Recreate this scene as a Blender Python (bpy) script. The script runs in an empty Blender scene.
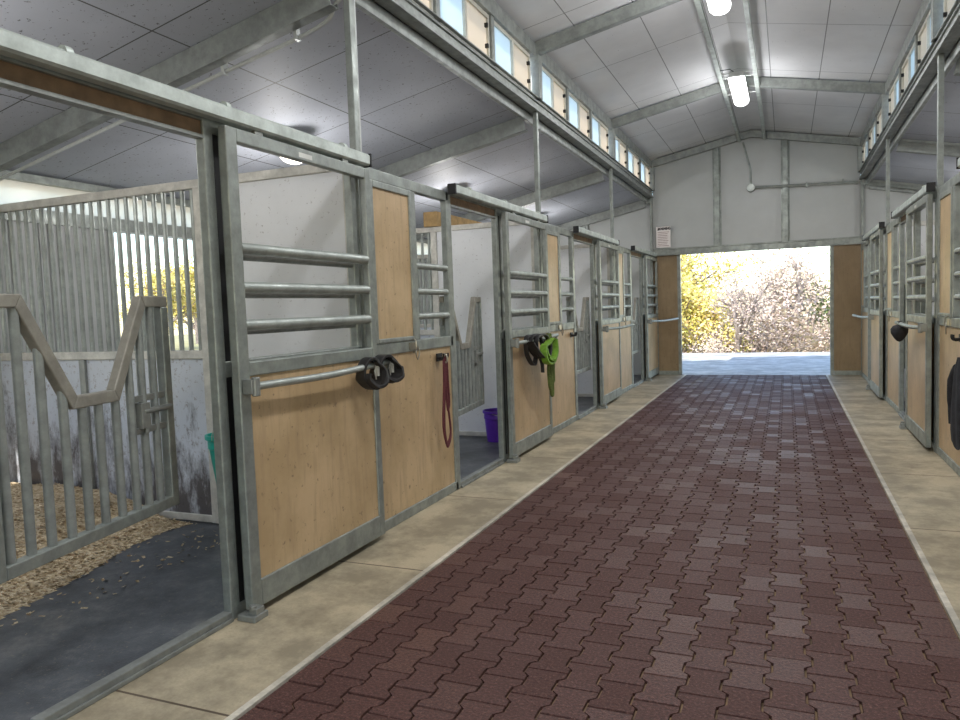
import bpy, bmesh, math, random
from mathutils import Vector, Matrix
random.seed(7)
PI = math.pi
scene = bpy.context.scene
COL = scene.collection
XL, XR, BAY, Y0 = -2.4407, 1.2351, 3.66, 0.36      # fence planes, bay length, nearest post line
HD = XL                                            # shorthand
POSTS = [0.36, 4.02, 7.68, 11.34, 15.0]

# ------------------------------------------------------------------ camera
F, YAW, PIT, ROL, HC = 738.47, 0.3951, 0.0686, -0.0354, 1.4364
def c2w(X, Yc, Zc):
    Y = Yc*math.cos(PIT)+Zc*math.sin(PIT); z = -Yc*math.sin(PIT)+Zc*math.cos(PIT)
    return Vector((X*math.cos(YAW)-Y*math.sin(YAW), X*math.sin(YAW)+Y*math.cos(YAW), z))
cr, sr = math.cos(ROL), math.sin(ROL)
r_, u_, f_ = c2w(cr, 0, sr), c2w(-sr, 0, cr), c2w(0, 1, 0)
cd = bpy.data.cameras.new('camera'); cam = bpy.data.objects.new('camera', cd); COL.objects.link(cam)
cam.matrix_world = Matrix(((r_.x, u_.x, -f_.x, 0), (r_.y, u_.y, -f_.y, 0), (r_.z, u_.z, -f_.z, HC), (0, 0, 0, 1)))
cd.sensor_width = 36; cd.lens = F/960*36; cd.clip_start = 0.05; cd.clip_end = 500
scene.camera = cam
# ------------------------------------------------------------------ sky, sun, exposure
w = bpy.data.worlds.new('sky'); scene.world = w; w.use_nodes = True
nt = w.node_tree; nt.nodes.clear()
sky = nt.nodes.new('ShaderNodeTexSky'); sky.sky_type = 'NISHITA'; sky.sun_disc = False
sky.sun_elevation = math.radians(42); sky.sun_rotation = math.radians(198); sky.air_density = 1.1; sky.dust_density = .6
bg = nt.nodes.new('ShaderNodeBackground'); bg.inputs[1].default_value = 0.42
wo = nt.nodes.new('ShaderNodeOutputWorld')
nt.links.new(sky.outputs[0], bg.inputs[0]); nt.links.new(bg.outputs[0], wo.inputs[0])
sd = bpy.data.lights.new('sun', 'SUN'); sd.energy = 6.5; sd.angle = math.radians(0.6); sd.color = (1, .96, .89)
so = bpy.data.objects.new('sun', sd); COL.objects.link(so)
so.rotation_euler = Vector((.30, .95, -.98)).to_track_quat('-Z', 'Y').to_euler()
so.location = (-20, -20, 20)
vs = scene.view_settings
vs.view_transform = 'Standard'; vs.look = 'None'; vs.gamma = 1; vs.exposure = 0.14; vs.use_curve_mapping = False
LAMP_W, STALL_W = 50, 25

# ------------------------------------------------------------------ materials
def nmat(name):
    m = bpy.data.materials.new(name); m.use_nodes = True
    return m, m.node_tree, m.node_tree.nodes['Principled BSDF']
def L(nt, a, b): nt.links.new(a, b)
def ramp(nt, src, stops):
    r = nt.nodes.new('ShaderNodeValToRGB'); e = r.color_ramp.elements
    e[0].position, e[0].color = stops[0][0], (*stops[0][1], 1)
    e[1].position, e[1].color = stops[1][0], (*stops[1][1], 1)
    for p, c in stops[2:]:
        x = e.new(p); x.color = (*c, 1)
    L(nt, src, r.inputs[0]); return r.outputs[0]
def noise(nt, co, scale, detail=4, rough=.6):
    n = nt.nodes.new('ShaderNodeTexNoise'); n.inputs['Scale'].default_value = scale
    n.inputs['Detail'].default_value = detail; n.inputs['Roughness'].default_value = rough
    L(nt, co, n.inputs['Vector']); return n.outputs['Fac']
def coords(nt, scale=(1, 1, 1), kind='Object'):
    t = nt.nodes.new('ShaderNodeTexCoord'); mp = nt.nodes.new('ShaderNodeMapping')
    mp.inputs['Scale'].default_value = scale; L(nt, t.outputs[kind], mp.inputs[0]); return mp.outputs[0]
def mix(nt, fac, a, b, mode='MIX'):
    n = nt.nodes.new('ShaderNodeMix'); n.data_type = 'RGBA'; n.blend_type = mode
    for s, v in ((0, fac), (6, a), (7, b)):
        if isinstance(v, (int, float)): n.inputs[s].default_value = v
        elif isinstance(v, tuple): n.inputs[s].default_value = (*v, 1)
        else: L(nt, v, n.inputs[s])
    return n.outputs[2]
def bump(nt, b, h, s=.3, d=.01):
    n = nt.nodes.new('ShaderNodeBump'); n.inputs['Strength'].default_value = s; n.inputs['Distance'].default_value = d
    L(nt, h, n.inputs['Height']); L(nt, n.outputs[0], b.inputs['Normal'])
def seamfac(nt, axis, pitch, off, wid):
    """1 on a thin seam every pitch metres along an axis of world position"""
    g = nt.nodes.new('ShaderNodeNewGeometry'); s = nt.nodes.new('ShaderNodeSeparateXYZ'); L(nt, g.outputs['Position'], s.inputs[0])
    def M(op, a, b=None):
        n = nt.nodes.new('ShaderNodeMath'); n.operation = op
        for i, v in enumerate((a, b)):
            if v is None: continue
            if isinstance(v, (int, float)): n.inputs[i].default_value = v
            else: L(nt, v, n.inputs[i])
        return n.outputs[0]
    a = M('SUBTRACT', s.outputs[axis], off - 100*pitch); a = M('MODULO', a, pitch)
    return M('LESS_THAN', a, wid)
def plain(name, c, rough=.6, metal=0., var=.12, scale=8, spec=.5):
    m, nt, b = nmat(name); co = coords(nt)
    n = noise(nt, co, scale)
    L(nt, ramp(nt, n, [(.3, tuple(x*(1-var) for x in c)), (.7, tuple(min(1, x*(1+var)) for x in c))]), b.inputs['Base Color'])
    b.inputs['Roughness'].default_value = rough; b.inputs['Metallic'].default_value = metal
    b.inputs['Specular IOR Level'].default_value = spec
    return m
def galv(name, c, metal=.55, rough=.42):
    m, nt, b = nmat(name); co = coords(nt, (1, 1, 1))
    n1 = noise(nt, co, 9, 5, .65); n2 = noise(nt, co, 60, 3)
    a = ramp(nt, n1, [(.38, tuple(x*.68 for x in c)), (.62, tuple(x*1.2 for x in c))])
    L(nt, mix(nt, n2, a, tuple(x*.9 for x in c)), b.inputs['Base Color'])
    L(nt, ramp(nt, n1, [(.3, (rough+.15,)*3), (.7, (rough-.08,)*3)]), b.inputs['Roughness'])
    b.inputs['Metallic'].default_value = metal
    return m
M = {}
M['galv'] = galv('galvanised steel', (.33, .355, .33))
M['galvrail'] = galv('galvanised tube', (.42, .45, .42), .5)
M['galvdark'] = galv('weathered galvanised steel', (.30, .31, .29), .5)
M['rafter'] = galv('galvanised rafter', (.36, .38, .36), .4, .45)
M['white_tube'] = plain('painted conduit', (.62, .64, .62), .4, .3)
M['trackwhite'] = galv('door track', (.55, .60, .56), .3, .5)
M['black'] = plain('black rubber', (.012, .012, .013), .55)
M['leather'] = plain('black webbing', (.02, .018, .018), .5, 0, .3, 40)
M['rope'] = plain('burgundy rope', (.11, .022, .028), .8, 0, .6, 160)
M['green'] = plain('lime green webbing', (.15, .30, .02), .6, 0, .3, 40)
M['olive'] = plain('olive rope', (.12, .16, .04), .8, 0, .6, 120)
M['purple'] = plain('purple plastic', (.10, .02, .38), .35)
M['teal'] = plain('teal plastic', (.0, .36, .28), .35)
M['brass'] = plain('worn steel snap', (.45, .42, .36), .3, .9)
M['wood'] = plain('pine timber', (.45, .29, .12), .7, 0, .25, 12)
M['woodbrown'] = plain('brown timber', (.22, .14, .075), .7, 0, .25, 12)
M['paper'] = plain('sign board', (.88, .82, .78), .6, 0, .03)
M['ink'] = plain('sign ink', (.03, .02, .02), .6)
M['inkred'] = plain('sign small print', (.34, .19, .18), .7)
M['tagwhite'] = plain('sticker', (.62, .62, .58), .5)
M['winframe'] = plain('window vinyl', (.66, .64, .56), .45)
M['jacket'] = plain('black cloth', (.022, .022, .026), .85, 0, .4, 14)

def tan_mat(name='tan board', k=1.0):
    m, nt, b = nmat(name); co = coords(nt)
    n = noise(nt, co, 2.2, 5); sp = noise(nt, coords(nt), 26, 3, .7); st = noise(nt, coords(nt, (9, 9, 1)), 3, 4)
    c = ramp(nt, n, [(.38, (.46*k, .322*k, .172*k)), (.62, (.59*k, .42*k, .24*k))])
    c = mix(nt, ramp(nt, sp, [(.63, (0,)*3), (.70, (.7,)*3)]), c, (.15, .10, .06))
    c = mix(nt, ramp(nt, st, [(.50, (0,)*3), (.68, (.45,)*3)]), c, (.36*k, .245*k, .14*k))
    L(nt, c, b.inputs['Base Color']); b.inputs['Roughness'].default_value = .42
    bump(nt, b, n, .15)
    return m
M['tan'] = tan_mat()
M['tan_backlit'] = tan_mat('backlit tan board', .62)  # same tan board, its colour darkened for the backlight at the far doorway
def panel_mat(name, c, low, spk=.72):
    m, nt, b = nmat(name); co = coords(nt)
    n = noise(nt, co, 1.7, 5); sp = noise(nt, co, 34, 4, .75); st = noise(nt, coords(nt, (3, 3, 1)), 2.4, 8, .75)
    col = ramp(nt, n, [(.3, tuple(x*.88 for x in c)), (.7, c)])
    col = mix(nt, ramp(nt, sp, [(spk-.09, (0,)*3), (spk-.03, (.6,)*3)]), col, (.22, .18, .16))
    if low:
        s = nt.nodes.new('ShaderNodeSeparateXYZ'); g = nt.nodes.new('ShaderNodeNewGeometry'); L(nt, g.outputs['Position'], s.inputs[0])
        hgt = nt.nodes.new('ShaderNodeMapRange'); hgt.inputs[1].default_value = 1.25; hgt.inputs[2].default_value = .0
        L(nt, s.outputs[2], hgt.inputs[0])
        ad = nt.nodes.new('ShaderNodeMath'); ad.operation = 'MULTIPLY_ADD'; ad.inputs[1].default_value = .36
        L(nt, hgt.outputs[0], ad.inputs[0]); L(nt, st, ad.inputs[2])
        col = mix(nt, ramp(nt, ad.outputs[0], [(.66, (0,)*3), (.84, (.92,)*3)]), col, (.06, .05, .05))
    L(nt, col, b.inputs['Base Color']); b.inputs['Roughness'].default_value = .38
    return m
M['white'] = panel_mat('white wall board', (.80, .81, .82), False)
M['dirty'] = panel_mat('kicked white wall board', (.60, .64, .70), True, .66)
M['gable'] = panel_mat('gable sheet', (.56, .575, .56), False, .9)

def ceil_mat(name, c, px, offx, py, offy, spk, sc=.09):
    m, nt, b = nmat(name); co = coords(nt)
    n = noise(nt, co, 1.2, 4); sp = noise(nt, co, 30, 2, .8)
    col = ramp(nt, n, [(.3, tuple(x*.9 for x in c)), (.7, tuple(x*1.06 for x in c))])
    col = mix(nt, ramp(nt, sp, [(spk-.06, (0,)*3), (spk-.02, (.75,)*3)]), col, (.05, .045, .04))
    for ax, p, o in ((0, px, offx), (1, py, offy)):
        if p: col = mix(nt, seamfac(nt, ax, p, o, .011), col, (sc,)*3)
    L(nt, col, b.inputs['Base Color']); b.inputs['Roughness'].default_value = .58
    return m
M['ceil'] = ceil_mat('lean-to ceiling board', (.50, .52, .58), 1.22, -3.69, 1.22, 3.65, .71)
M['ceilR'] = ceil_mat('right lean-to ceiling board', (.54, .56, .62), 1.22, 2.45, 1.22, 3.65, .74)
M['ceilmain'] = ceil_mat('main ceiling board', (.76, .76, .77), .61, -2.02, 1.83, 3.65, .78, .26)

def concrete(name, c, joint=True):
    m, nt, b = nmat(name); co = coords(nt)
    n = noise(nt, co, 2.2, 8, .72); n2 = noise(nt, co, 90, 3); blot = noise(nt, co, 7, 5, .75)
    col = ramp(nt, n, [(.42, tuple(x*.66 for x in c)), (.60, tuple(x*1.25 for x in c))])
    col = mix(nt, ramp(nt, n2, [(.35, (0,)*3), (.75, (.3,)*3)]), col, tuple(x*.6 for x in c))
    col = mix(nt, ramp(nt, blot, [(.60, (0,)*3), (.70, (.6,)*3)]), col, tuple(x*.42 for x in c))
    if joint: col = mix(nt, seamfac(nt, 1, 1.55, 3.56, .012), col, (.10, .07, .045))
    L(nt, col, b.inputs['Base Color']); b.inputs['Roughness'].default_value = .55
    bump(nt, b, n2, .12, .004)
    return m
M['slab'] = concrete('aisle edge concrete', (.42, .352, .24))
M['apron'] = concrete('outdoor concrete', (.52, .50, .47))
M['curb'] = concrete('pale edging', (.60, .55, .46), False)
M['soil'] = concrete('gravelly ground', (.42, .39, .33), False)

def paver_mat():
    m, nt, b = nmat('maroon rubber paver')
    at = nt.nodes.new('ShaderNodeAttribute'); at.attribute_name = 'tone'; at.attribute_type = 'GEOMETRY'
    n = noise(nt, coords(nt), 75, 3, .85); n2 = noise(nt, coords(nt), 1.3, 4)
    c = ramp(nt, at.outputs['Fac'], [(0, (.086, .035, .028)), (.5, (.102, .043, .035)), (.85, (.112, .051, .042)), (1, (.135, .062, .048))])
    c = mix(nt, ramp(nt, n, [(.40, (.8,)*3), (.52, (.0,)*3)]), c, (.04, .018, .016))
    c = mix(nt, ramp(nt, n, [(.56, (.0,)*3), (.68, (.6,)*3)]), c, (.26, .15, .12))
    c = mix(nt, ramp(nt, n2, [(.45, (0,)*3), (.75, (.35,)*3)]), c, (.11, .062, .055))
    L(nt, c, b.inputs['Base Color'])
    L(nt, ramp(nt, at.outputs['Fac'], [(0, (.72,)*3), (.7, (.55,)*3), (1, (.42,)*3)]), b.inputs['Roughness'])
    b.inputs['Specular IOR Level'].default_value = .32
    bump(nt, b, n, .7, .006)
    return m
M['paver'] = paver_mat()
M['grout'] = plain('sandy joint', (.17, .11, .06), .9, 0, .6, 14)

def mat_floor():
    m, nt, b = nmat('black rubber stall mat'); co = coords(nt)
    n = noise(nt, co, 2.6, 9, .78); n2 = noise(nt, co, 45, 4, .8); n3 = noise(nt, co, 120, 2)
    c = ramp(nt, n, [(.36, (.040, .044, .052)), (.52, (.085, .094, .106)), (.68, (.19, .19, .185))])
    c = mix(nt, ramp(nt, n2, [(.60, (0,)*3), (.68, (.6,)*3)]), c, (.30, .26, .18))
    L(nt, c, b.inputs['Base Color']); b.inputs['Roughness'].default_value = .42
    bump(nt, b, n3, .3, .004)
    return m
M['mat'] = mat_floor()

def shav_mat():
    m, nt, b = nmat('wood shavings'); co = coords(nt)
    v = nt.nodes.new('ShaderNodeTexVoronoi'); v.inputs['Scale'].default_value = 60; L(nt, co, v.inputs['Vector'])
    s = nt.nodes.new('ShaderNodeSeparateColor'); L(nt, v.outputs['Color'], s.inputs[0])
    c = ramp(nt, s.outputs[0], [(0, (.30, .20, .11)), (.3, (.52, .40, .24)), (1, (.74, .62, .44))])
    L(nt, c, b.inputs['Base Color']); b.inputs['Roughness'].default_value = .85
    bump(nt, b, v.outputs['Distance'], .8, .02)
    return m
M['shav'] = shav_mat()

def pane_mat(name, c, tr=.35):
    m = bpy.data.materials.new(name); m.use_nodes = True; nt = m.node_tree; nt.nodes.clear()
    t = nt.nodes.new('ShaderNodeBsdfTranslucent'); t.inputs[0].default_value = (*c, 1)
    p = nt.nodes.new('ShaderNodeBsdfTransparent'); p.inputs[0].default_value = (*c, 1)
    g = nt.nodes.new('ShaderNodeBsdfGlossy'); g.inputs['Roughness'].default_value = .12
    m1 = nt.nodes.new('ShaderNodeMixShader'); m1.inputs[0].default_value = tr
    m2 = nt.nodes.new('ShaderNodeMixShader'); m2.inputs[0].default_value = .06
    o = nt.nodes.new('ShaderNodeOutputMaterial')
    L(nt, t.outputs[0], m1.inputs[1]); L(nt, p.outputs[0], m1.inputs[2])
    L(nt, m1.outputs[0], m2.inputs[1]); L(nt, g.outputs[0], m2.inputs[2]); L(nt, m2.outputs[0], o.inputs[0])
    return m
M['pane'] = pane_mat('frosted pane', (.70, .76, .77), .08)
M['panewarm'] = pane_mat('amber pane', (.72, .64, .54), .08)  # warm-tinted translucent pane
M['strip'] = pane_mat('translucent sheet', (.95, .93, .88), .3)
def emit(name, c, s):
    m = bpy.data.materials.new(name); m.use_nodes = True; nt = m.node_tree; nt.nodes.clear()
    e = nt.nodes.new('ShaderNodeEmission'); e.inputs[0].default_value = (*c, 1); e.inputs[1].default_value = s
    o = nt.nodes.new('ShaderNodeOutputMaterial'); L(nt, e.outputs[0], o.inputs[0]); return m
M['lens'] = emit('lit lens', (1, 1, .97), 5)
M['bulb'] = emit('lit globe', (1, .93, .80), 5)
def leaf_mat(name, cols, scale=1.7):
    m, nt, b = nmat(name); at = nt.nodes.new('ShaderNodeAttribute'); at.attribute_name = 'tone'
    st = [(i/(len(cols)-1), c) for i, c in enumerate(cols)]
    c = ramp(nt, at.outputs['Fac'], [st[0], st[-1]] + st[1:-1])
    L(nt, c, b.inputs['Base Color']); b.inputs['Roughness'].default_value = .7
    b.inputs['Transmission Weight'].default_value = 0
    return m
M['leaf_yellow'] = leaf_mat('yellow leaves', [(.40, .40, .08), (.72, .62, .14), (.84, .70, .26), (.80, .52, .24)])
M['leaf_pink'] = leaf_mat('russet leaves', [(.44, .32, .27), (.58, .44, .38), (.62, .50, .36), (.46, .40, .26)])
M['leaf_green'] = leaf_mat('dull green needles', [(.12, .16, .07), (.22, .27, .10), (.40, .38, .16)])
M['bark'] = plain('grey bark', (.33, .27, .24), .9, 0, .25, 12)
M['grass'] = plain('dry grass', (.36, .33, .16), .9, 0, .3, 1.2)

# ------------------------------------------------------------------ mesh builder
class MB:
    def __init__(s): s.v = []; s.f = []; s.t = []
    def poly(s, pts, faces, tone=None):
        n = len(s.v); s.v += [tuple(p) for p in pts]; s.f += [tuple(i+n for i in f) for f in faces]
        s.t += [tone if tone is not None else 0]*len(faces)
        return s
    def box(s, x0, x1, y0, y1, z0, z1):
        return s.poly([(x0,y0,z0),(x1,y0,z0),(x1,y1,z0),(x0,y1,z0),(x0,y0,z1),(x1,y0,z1),(x1,y1,z1),(x0,y1,z1)],
               [(0,3,2,1),(4,5,6,7),(0,1,5,4),(1,2,6,5),(2,3,7,6),(3,0,4,7)])
    def prism(s, pts, d):
        """extrude a flat polygon (3-d points) by vector d"""
        n = len(pts); d = Vector(d); a = [Vector(p) for p in pts]
        return s.poly(a + [p+d for p in a], [tuple(reversed(range(n))), tuple(range(n, 2*n))] + [(i, (i+1) % n, n+(i+1) % n, n+i) for i in range(n)])
    def beam(s, a, b, wd, ht, up=(0, 0, 1)):
        """rectangular bar from a to b"""
        a, b = Vector(a), Vector(b); d = (b-a).normalized(); up = Vector(up)
        sd = d.cross(up).normalized()*wd/2; u = sd.cross(d).normalized()*ht/2
        pts = [a-sd-u, a+sd-u, a+sd+u, a-sd+u, b-sd-u, b+sd-u, b+sd+u, b-sd+u]
        return s.poly(pts, [(3,2,1,0),(4,5,6,7),(0,1,5,4),(1,2,6,5),(2,3,7,6),(3,0,4,7)])
    def channel(s, a, b, wd, ht, t=.012, up=(0, 0, 1), flip=1):
        """C section: web plus two flanges"""
        a, b = Vector(a), Vector(b); d = (b-a).normalized(); up = Vector(up)
        sd = d.cross(up).normalized()*flip; u = sd.cross(d).normalized()*flip
        s.beam(a - sd*(wd/2-t/2), b - sd*(wd/2-t/2), t, ht, up)
        s.beam(a + u*(ht/2-t/2) + sd*t/2, b + u*(ht/2-t/2) + sd*t/2, wd-t, t, up); s.beam(a - u*(ht/2-t/2) + sd*t/2, b - u*(ht/2-t/2) + sd*t/2, wd-t, t, up)
        s.beam(a + sd*(wd/2-t/2) + u*(ht/2-.02), b + sd*(wd/2-t/2) + u*(ht/2-.02), t, .03, up); s.beam(a + sd*(wd/2-t/2) - u*(ht/2-.02), b + sd*(wd/2-t/2) - u*(ht/2-.02), t, .03, up)
        return s
    def tube(s, pts, r, n=10, closed=False):
        pts = [Vector(p) for p in pts]; rs = r if isinstance(r, (list, tuple)) else [r]*len(pts)
        N = len(pts); rings = []; base = len(s.v); ref = None
        for i, p in enumerate(pts):
            if closed: d = (pts[(i+1) % N]-pts[i-1]).normalized()
            else: d = (pts[min(i+1, N-1)]-pts[max(i-1, 0)]).normalized()
            if ref is None:
                ref = Vector((0, 0, 1)) if abs(d.z) < .9 else Vector((1, 0, 0))
            a = ref - d*ref.dot(d)
            a = a.normalized() if a.length > 1e-6 else d.orthogonal().normalized()
            ref = a; b = d.cross(a)
            for k in range(n):
                t = 2*PI*k/n; s.v.append(tuple(p + (a*math.cos(t)+b*math.sin(t))*rs[i]))
        m = N if closed else N-1
        for i in range(m):
            for k in range(n):
                j = (i+1) % N
                s.f.append((base+i*n+k, base+i*n+(k+1) % n, base+j*n+(k+1) % n, base+j*n+k)); s.t.append(0)
        if not closed:
            s.f.append(tuple(base+k for k in reversed(range(n)))); s.f.append(tuple(base+(N-1)*n+k for k in range(n))); s.t += [0, 0]
        return s
    def lathe(s, c, prof, n=28):
        c = Vector(c); base = len(s.v)
        for r, z in prof:
            for k in range(n):
                t = 2*PI*k/n; s.v.append((c.x+r*math.cos(t), c.y+r*math.sin(t), c.z+z))
        for i in range(len(prof)-1):
            for k in range(n):
                s.f.append((base+i*n+k, base+i*n+(k+1) % n, base+(i+1)*n+(k+1) % n, base+(i+1)*n+k)); s.t.append(0)
        return s
    def build(s, name, mat, parent=None, bev=0, smooth=False, loc=None):
        me = bpy.data.meshes.new(name); me.from_pydata(s.v, [], s.f)
        if any(s.t):
            at = me.attributes.new('tone', 'FLOAT', 'FACE'); at.data.foreach_set('value', [float(x) for x in s.t])
        bm = bmesh.new(); bm.from_mesh(me); bmesh.ops.recalc_face_normals(bm, faces=bm.faces)
        for f in bm.faces: f.smooth = smooth
        bm.to_mesh(me); bm.free()
        me.materials.append(M[mat] if isinstance(mat, str) else mat)
        o = bpy.data.objects.new(name, me); COL.objects.link(o)
        if smooth:
            try: me.set_sharp_from_angle(angle=math.radians(40))
            except Exception: pass
        if bev:
            b = o.modifiers.new('Bevel', 'BEVEL'); b.width = bev; b.segments = 2; b.limit_method = 'ANGLE'; b.angle_limit = math.radians(50)
        if parent: o.parent = parent
        if loc: o.location = loc
        return o
def tag(o, label=None, cat=None, group=None, kind=None):
    if label: o['label'] = label
    if cat: o['category'] = cat
    if group: o['group'] = group
    if kind: o['kind'] = kind
    return o
def empty(name, loc=(0, 0, 0), rz=0):
    o = bpy.data.objects.new(name, None); COL.objects.link(o); o.location = loc; o.rotation_euler = (0, 0, rz)
    o.empty_display_size = .1
    return o
def struct(name, mb, mat, label=None, bev=0, cat=None):
    o = mb.build(name, mat, None, bev); tag(o, label, cat, None, 'structure'); return o
def kids(o): return [c for c in bpy.data.objects if c.parent == o]
def copy_tree(o, parent=None):
    c = o.copy(); COL.objects.link(c)
    if parent: c.parent = parent
    for ch in kids(o): copy_tree(ch, c)
    return c
def smooth_path(pts, sub=6, closed=False):
    P = [Vector(p) for p in pts]; n = len(P); out = []
    rng = range(n if closed else n-1)
    for i in rng:
        p0 = P[(i-1) % n] if closed or i > 0 else P[0]; p1 = P[i]; p2 = P[(i+1) % n]
        p3 = P[(i+2) % n] if closed or i+2 < n else P[-1]
        for k in range(sub):
            t = k/sub
            out.append(.5*((2*p1)+(-p0+p2)*t+(2*p0-5*p1+4*p2-p3)*t*t+(-p0+3*p1-3*p2+p3)*t**3))
    if not closed: out.append(P[-1])
    return out

# ------------------------------------------------------------------ the shell
YB, YE = -3.3, 15.0            # back and far end of the barn
ZC, ZR = 4.23, 4.60            # eave and ridge of the main ceiling
OW = 3.66                      # stall depth
xm = (XL+XR)/2
def zl(x):                     # lean-to ceiling height
    d = (XL-x) if x < xm else (x-XR)
    return 3.52 - .21*d
# concrete strips beside the pavers, stall floors
PL, PR = -1.84, .66
struct('floor', MB().box(XL-.02, PL-.03, YB, YE+.05, -.15, 0), 'slab', 'tan concrete strip along the left row of stalls')
struct('floor', MB().box(PR+.03, XR+.02, YB, YE+.05, -.15, 0), 'slab', 'tan concrete strip along the right row of stalls')
struct('floor', MB().box(XL-OW-.1, XL-.02, YB, YE, -.15, -.01), 'mat', 'black rubber mats across the left row of stalls')
struct('floor', MB().box(XR+.02, XR+OW+.1, YB, YE, -.15, -.01), 'mat', 'black rubber mats across the right row of stalls')
struct('trim_1', MB().box(PL-.03, PL, YB, YE, -.15, .004), 'curb', 'pale edging line left of the pavers')
struct('trim_2', MB().box(PR, PR+.03, YB, YE, -.15, .004), 'curb', 'pale edging line right of the pavers')
struct('floor', MB().box(PL, PR, YB, YE+.03, -.15, -.012), 'grout', 'sandy bed under the pavers')
# interlocking pavers
def pavers():
    mb = MB(); cw = (PR-PL)/17; ch = .2; g = .0042; dx = .0135
    y0 = YB
    for c in range(17):
        off = (c % 2)*ch/2
        x0, x1 = PL+c*cw, PL+(c+1)*cw
        n = int((YE-y0)/ch)+2
        for r in range(-1, n):
            a = y0+r*ch+off
            if a+ch < y0 or a > YE-.02: continue
            # boundary shift: wide at the ends of a paver, narrow in its middle
            prof = [(0, 1), (.19, 1), (.31, -1), (.69, -1), (.81, 1), (1, 1)]
            left = []; right = []
            for t, s in prof:
                y = min(max(a+ch*t+(.0028 if t == 0 else -.0028 if t == 1 else 0), y0), YE)
                sl = s if c > 0 else -.4; sr_ = s if c < 16 else -.4
                left.append((x0+g-sl*dx+.0, y)); right.append((x1-g+sr_*dx, y))
            out = right + left[::-1]
            cx = sum(p[0] for p in out)/len(out); cy = sum(p[1] for p in out)/len(out)
            N = len(out); z = random.uniform(-.001, .001); tl = random.uniform(-.0009, .0009)
            top = [(cx+(x-cx)*.975, cy+(y-cy)*.975, z+tl*(y-cy)/.1) for x, y in out]
            mid = [(x, y, z-.004) for x, y in out]; low = [(x, y, -.014) for x, y in out]
            tone = random.random()
            mb.poly(top+mid+low, [tuple(range(N))] + [(i, N+i, N+(i+1) % N, (i+1) % N) for i in range(N)] + [(N+i, 2*N+i, 2*N+(i+1) % N, N+(i+1) % N) for i in range(N)], tone**1.4+.001)
    return mb
struct('floor', pavers(), 'paver', 'maroon interlocking pavers down the middle of the aisle')

# ceilings
def slab(x0, z0, x1, z1, ya, yb, t=.12):
    return MB().prism([(x0, ya, z0), (x1, ya, z1), (x1, ya, z1+t), (x0, ya, z0+t)], (0, yb-ya, 0))
struct('ceiling', slab(XL-.14, ZC-.01, xm, ZR, YB-.2, YE+.5), 'ceilmain', 'left slope of the ceiling above the aisle')
struct('ceiling', slab(xm, ZR, XR+.14, ZC-.01, YB-.2, YE+.5), 'ceilmain', 'right slope of the ceiling above the aisle')
EV = .35                                                      # depth of the outdoor eaves
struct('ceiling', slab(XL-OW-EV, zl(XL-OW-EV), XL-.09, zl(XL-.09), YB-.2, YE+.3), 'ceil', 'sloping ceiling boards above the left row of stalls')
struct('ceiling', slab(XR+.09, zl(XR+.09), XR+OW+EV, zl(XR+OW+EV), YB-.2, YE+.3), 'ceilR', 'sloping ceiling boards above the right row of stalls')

# outer long walls: sheet wall with a doorway per stall and a bright strip at the top
def outer_wall(side):
    xo = XL-OW if side < 0 else XR+OW
    a, b = sorted((xo, xo+side*.08)); mb = MB(); fr = MB(); sheet = MB()
    edges = [YB]
    for p in POSTS[:-1]: edges += [p+1.38, p+2.62]
    edges.append(YE)
    for i in range(0, len(edges), 2):
        mb.box(a, b, edges[i], edges[i+1], 0, 2.33)
        y = edges[i]
        while y < edges[i+1]-.05:                                # vertical corrugation on the stall side
            xi = xo-side*.012
            mb.box(*sorted((xo, xi)), y, y+.045, 0, 2.33); y += .09
    for p in POSTS[:-1]: mb.box(a, b, p+1.38, p+2.62, 0, .9)  # unseen closed lower door halves, added to block sun patches in the stalls
    for p in [YB]+POSTS: fr.box(a-.02, b+.02, p-.05, p+.05, 0, zl(xo)-.02)
    fr.box(a-.03, b+.03, YB, YE, 2.33, 2.45); fr.box(a-.03, b+.03, YB, YE, zl(xo)-.07, zl(xo)-.005)
    sheet.box((a+b)/2-.004, (a+b)/2+.004, YB, YE, 2.45, zl(xo)-.07)
    nm = 'wall_left' if side < 0 else 'wall_right'
    struct(nm, mb, 'gable', 'ribbed outer wall of the %s stalls' % nm[5:])
    struct(nm, fr, 'galv', 'steel frame of the %s outer wall' % nm[5:])
    struct('window_%d' % (90 if side < 0 else 91), sheet, 'strip', 'translucent strip at the top of the %s outer wall' % nm[5:])
outer_wall(-1); outer_wall(1)

# end walls
def end_wall(y, t, nm, cols):
    a, b = sorted((y, y+t)); yi = y
    mb = MB()
    dl, dr = -1.93, .735
    def col(x0, x1, z0):                                         # sheet from z0 to the sloping ceiling
        z = lambda x: (ZR-(abs(x-xm))*(ZR-ZC)/(XR-xm)) if XL <= x <= XR else zl(x)+.05
        mb.prism([(x0, a, z0), (x1, a, z0), (x1, a, z(x1)), (x0, a, z(x0))], (0, b-a, 0))
    col(XL, xm, 2.46); col(xm, XR, 2.46); col(XL-OW-.08, XL-.001, 0); col(XR+.001, XR+OW+.08, 0)
    struct(nm, mb, 'gable', 'pale gable wall above the %s doorway' % ('far' if y > 0 else 'near'))
end_wall(YE+.02, .12, 'wall_far', True); end_wall(YB-.02, -.12, 'wall_near', False)
st = MB()
for x in (-1.22, -.01):
    z = ZR-(abs(x-xm))*(ZR-ZC)/(XR-xm)-.02
    st.channel((x, YE-.02, 2.5), (x, YE-.02, z), .1, .06, .006, up=(0, 1, 0))
    st.box(x-.075, x-.05, YE+.005, YE+.02, 2.5, z); st.box(x+.05, x+.075, YE+.005, YE+.02, 2.5, z)
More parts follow.
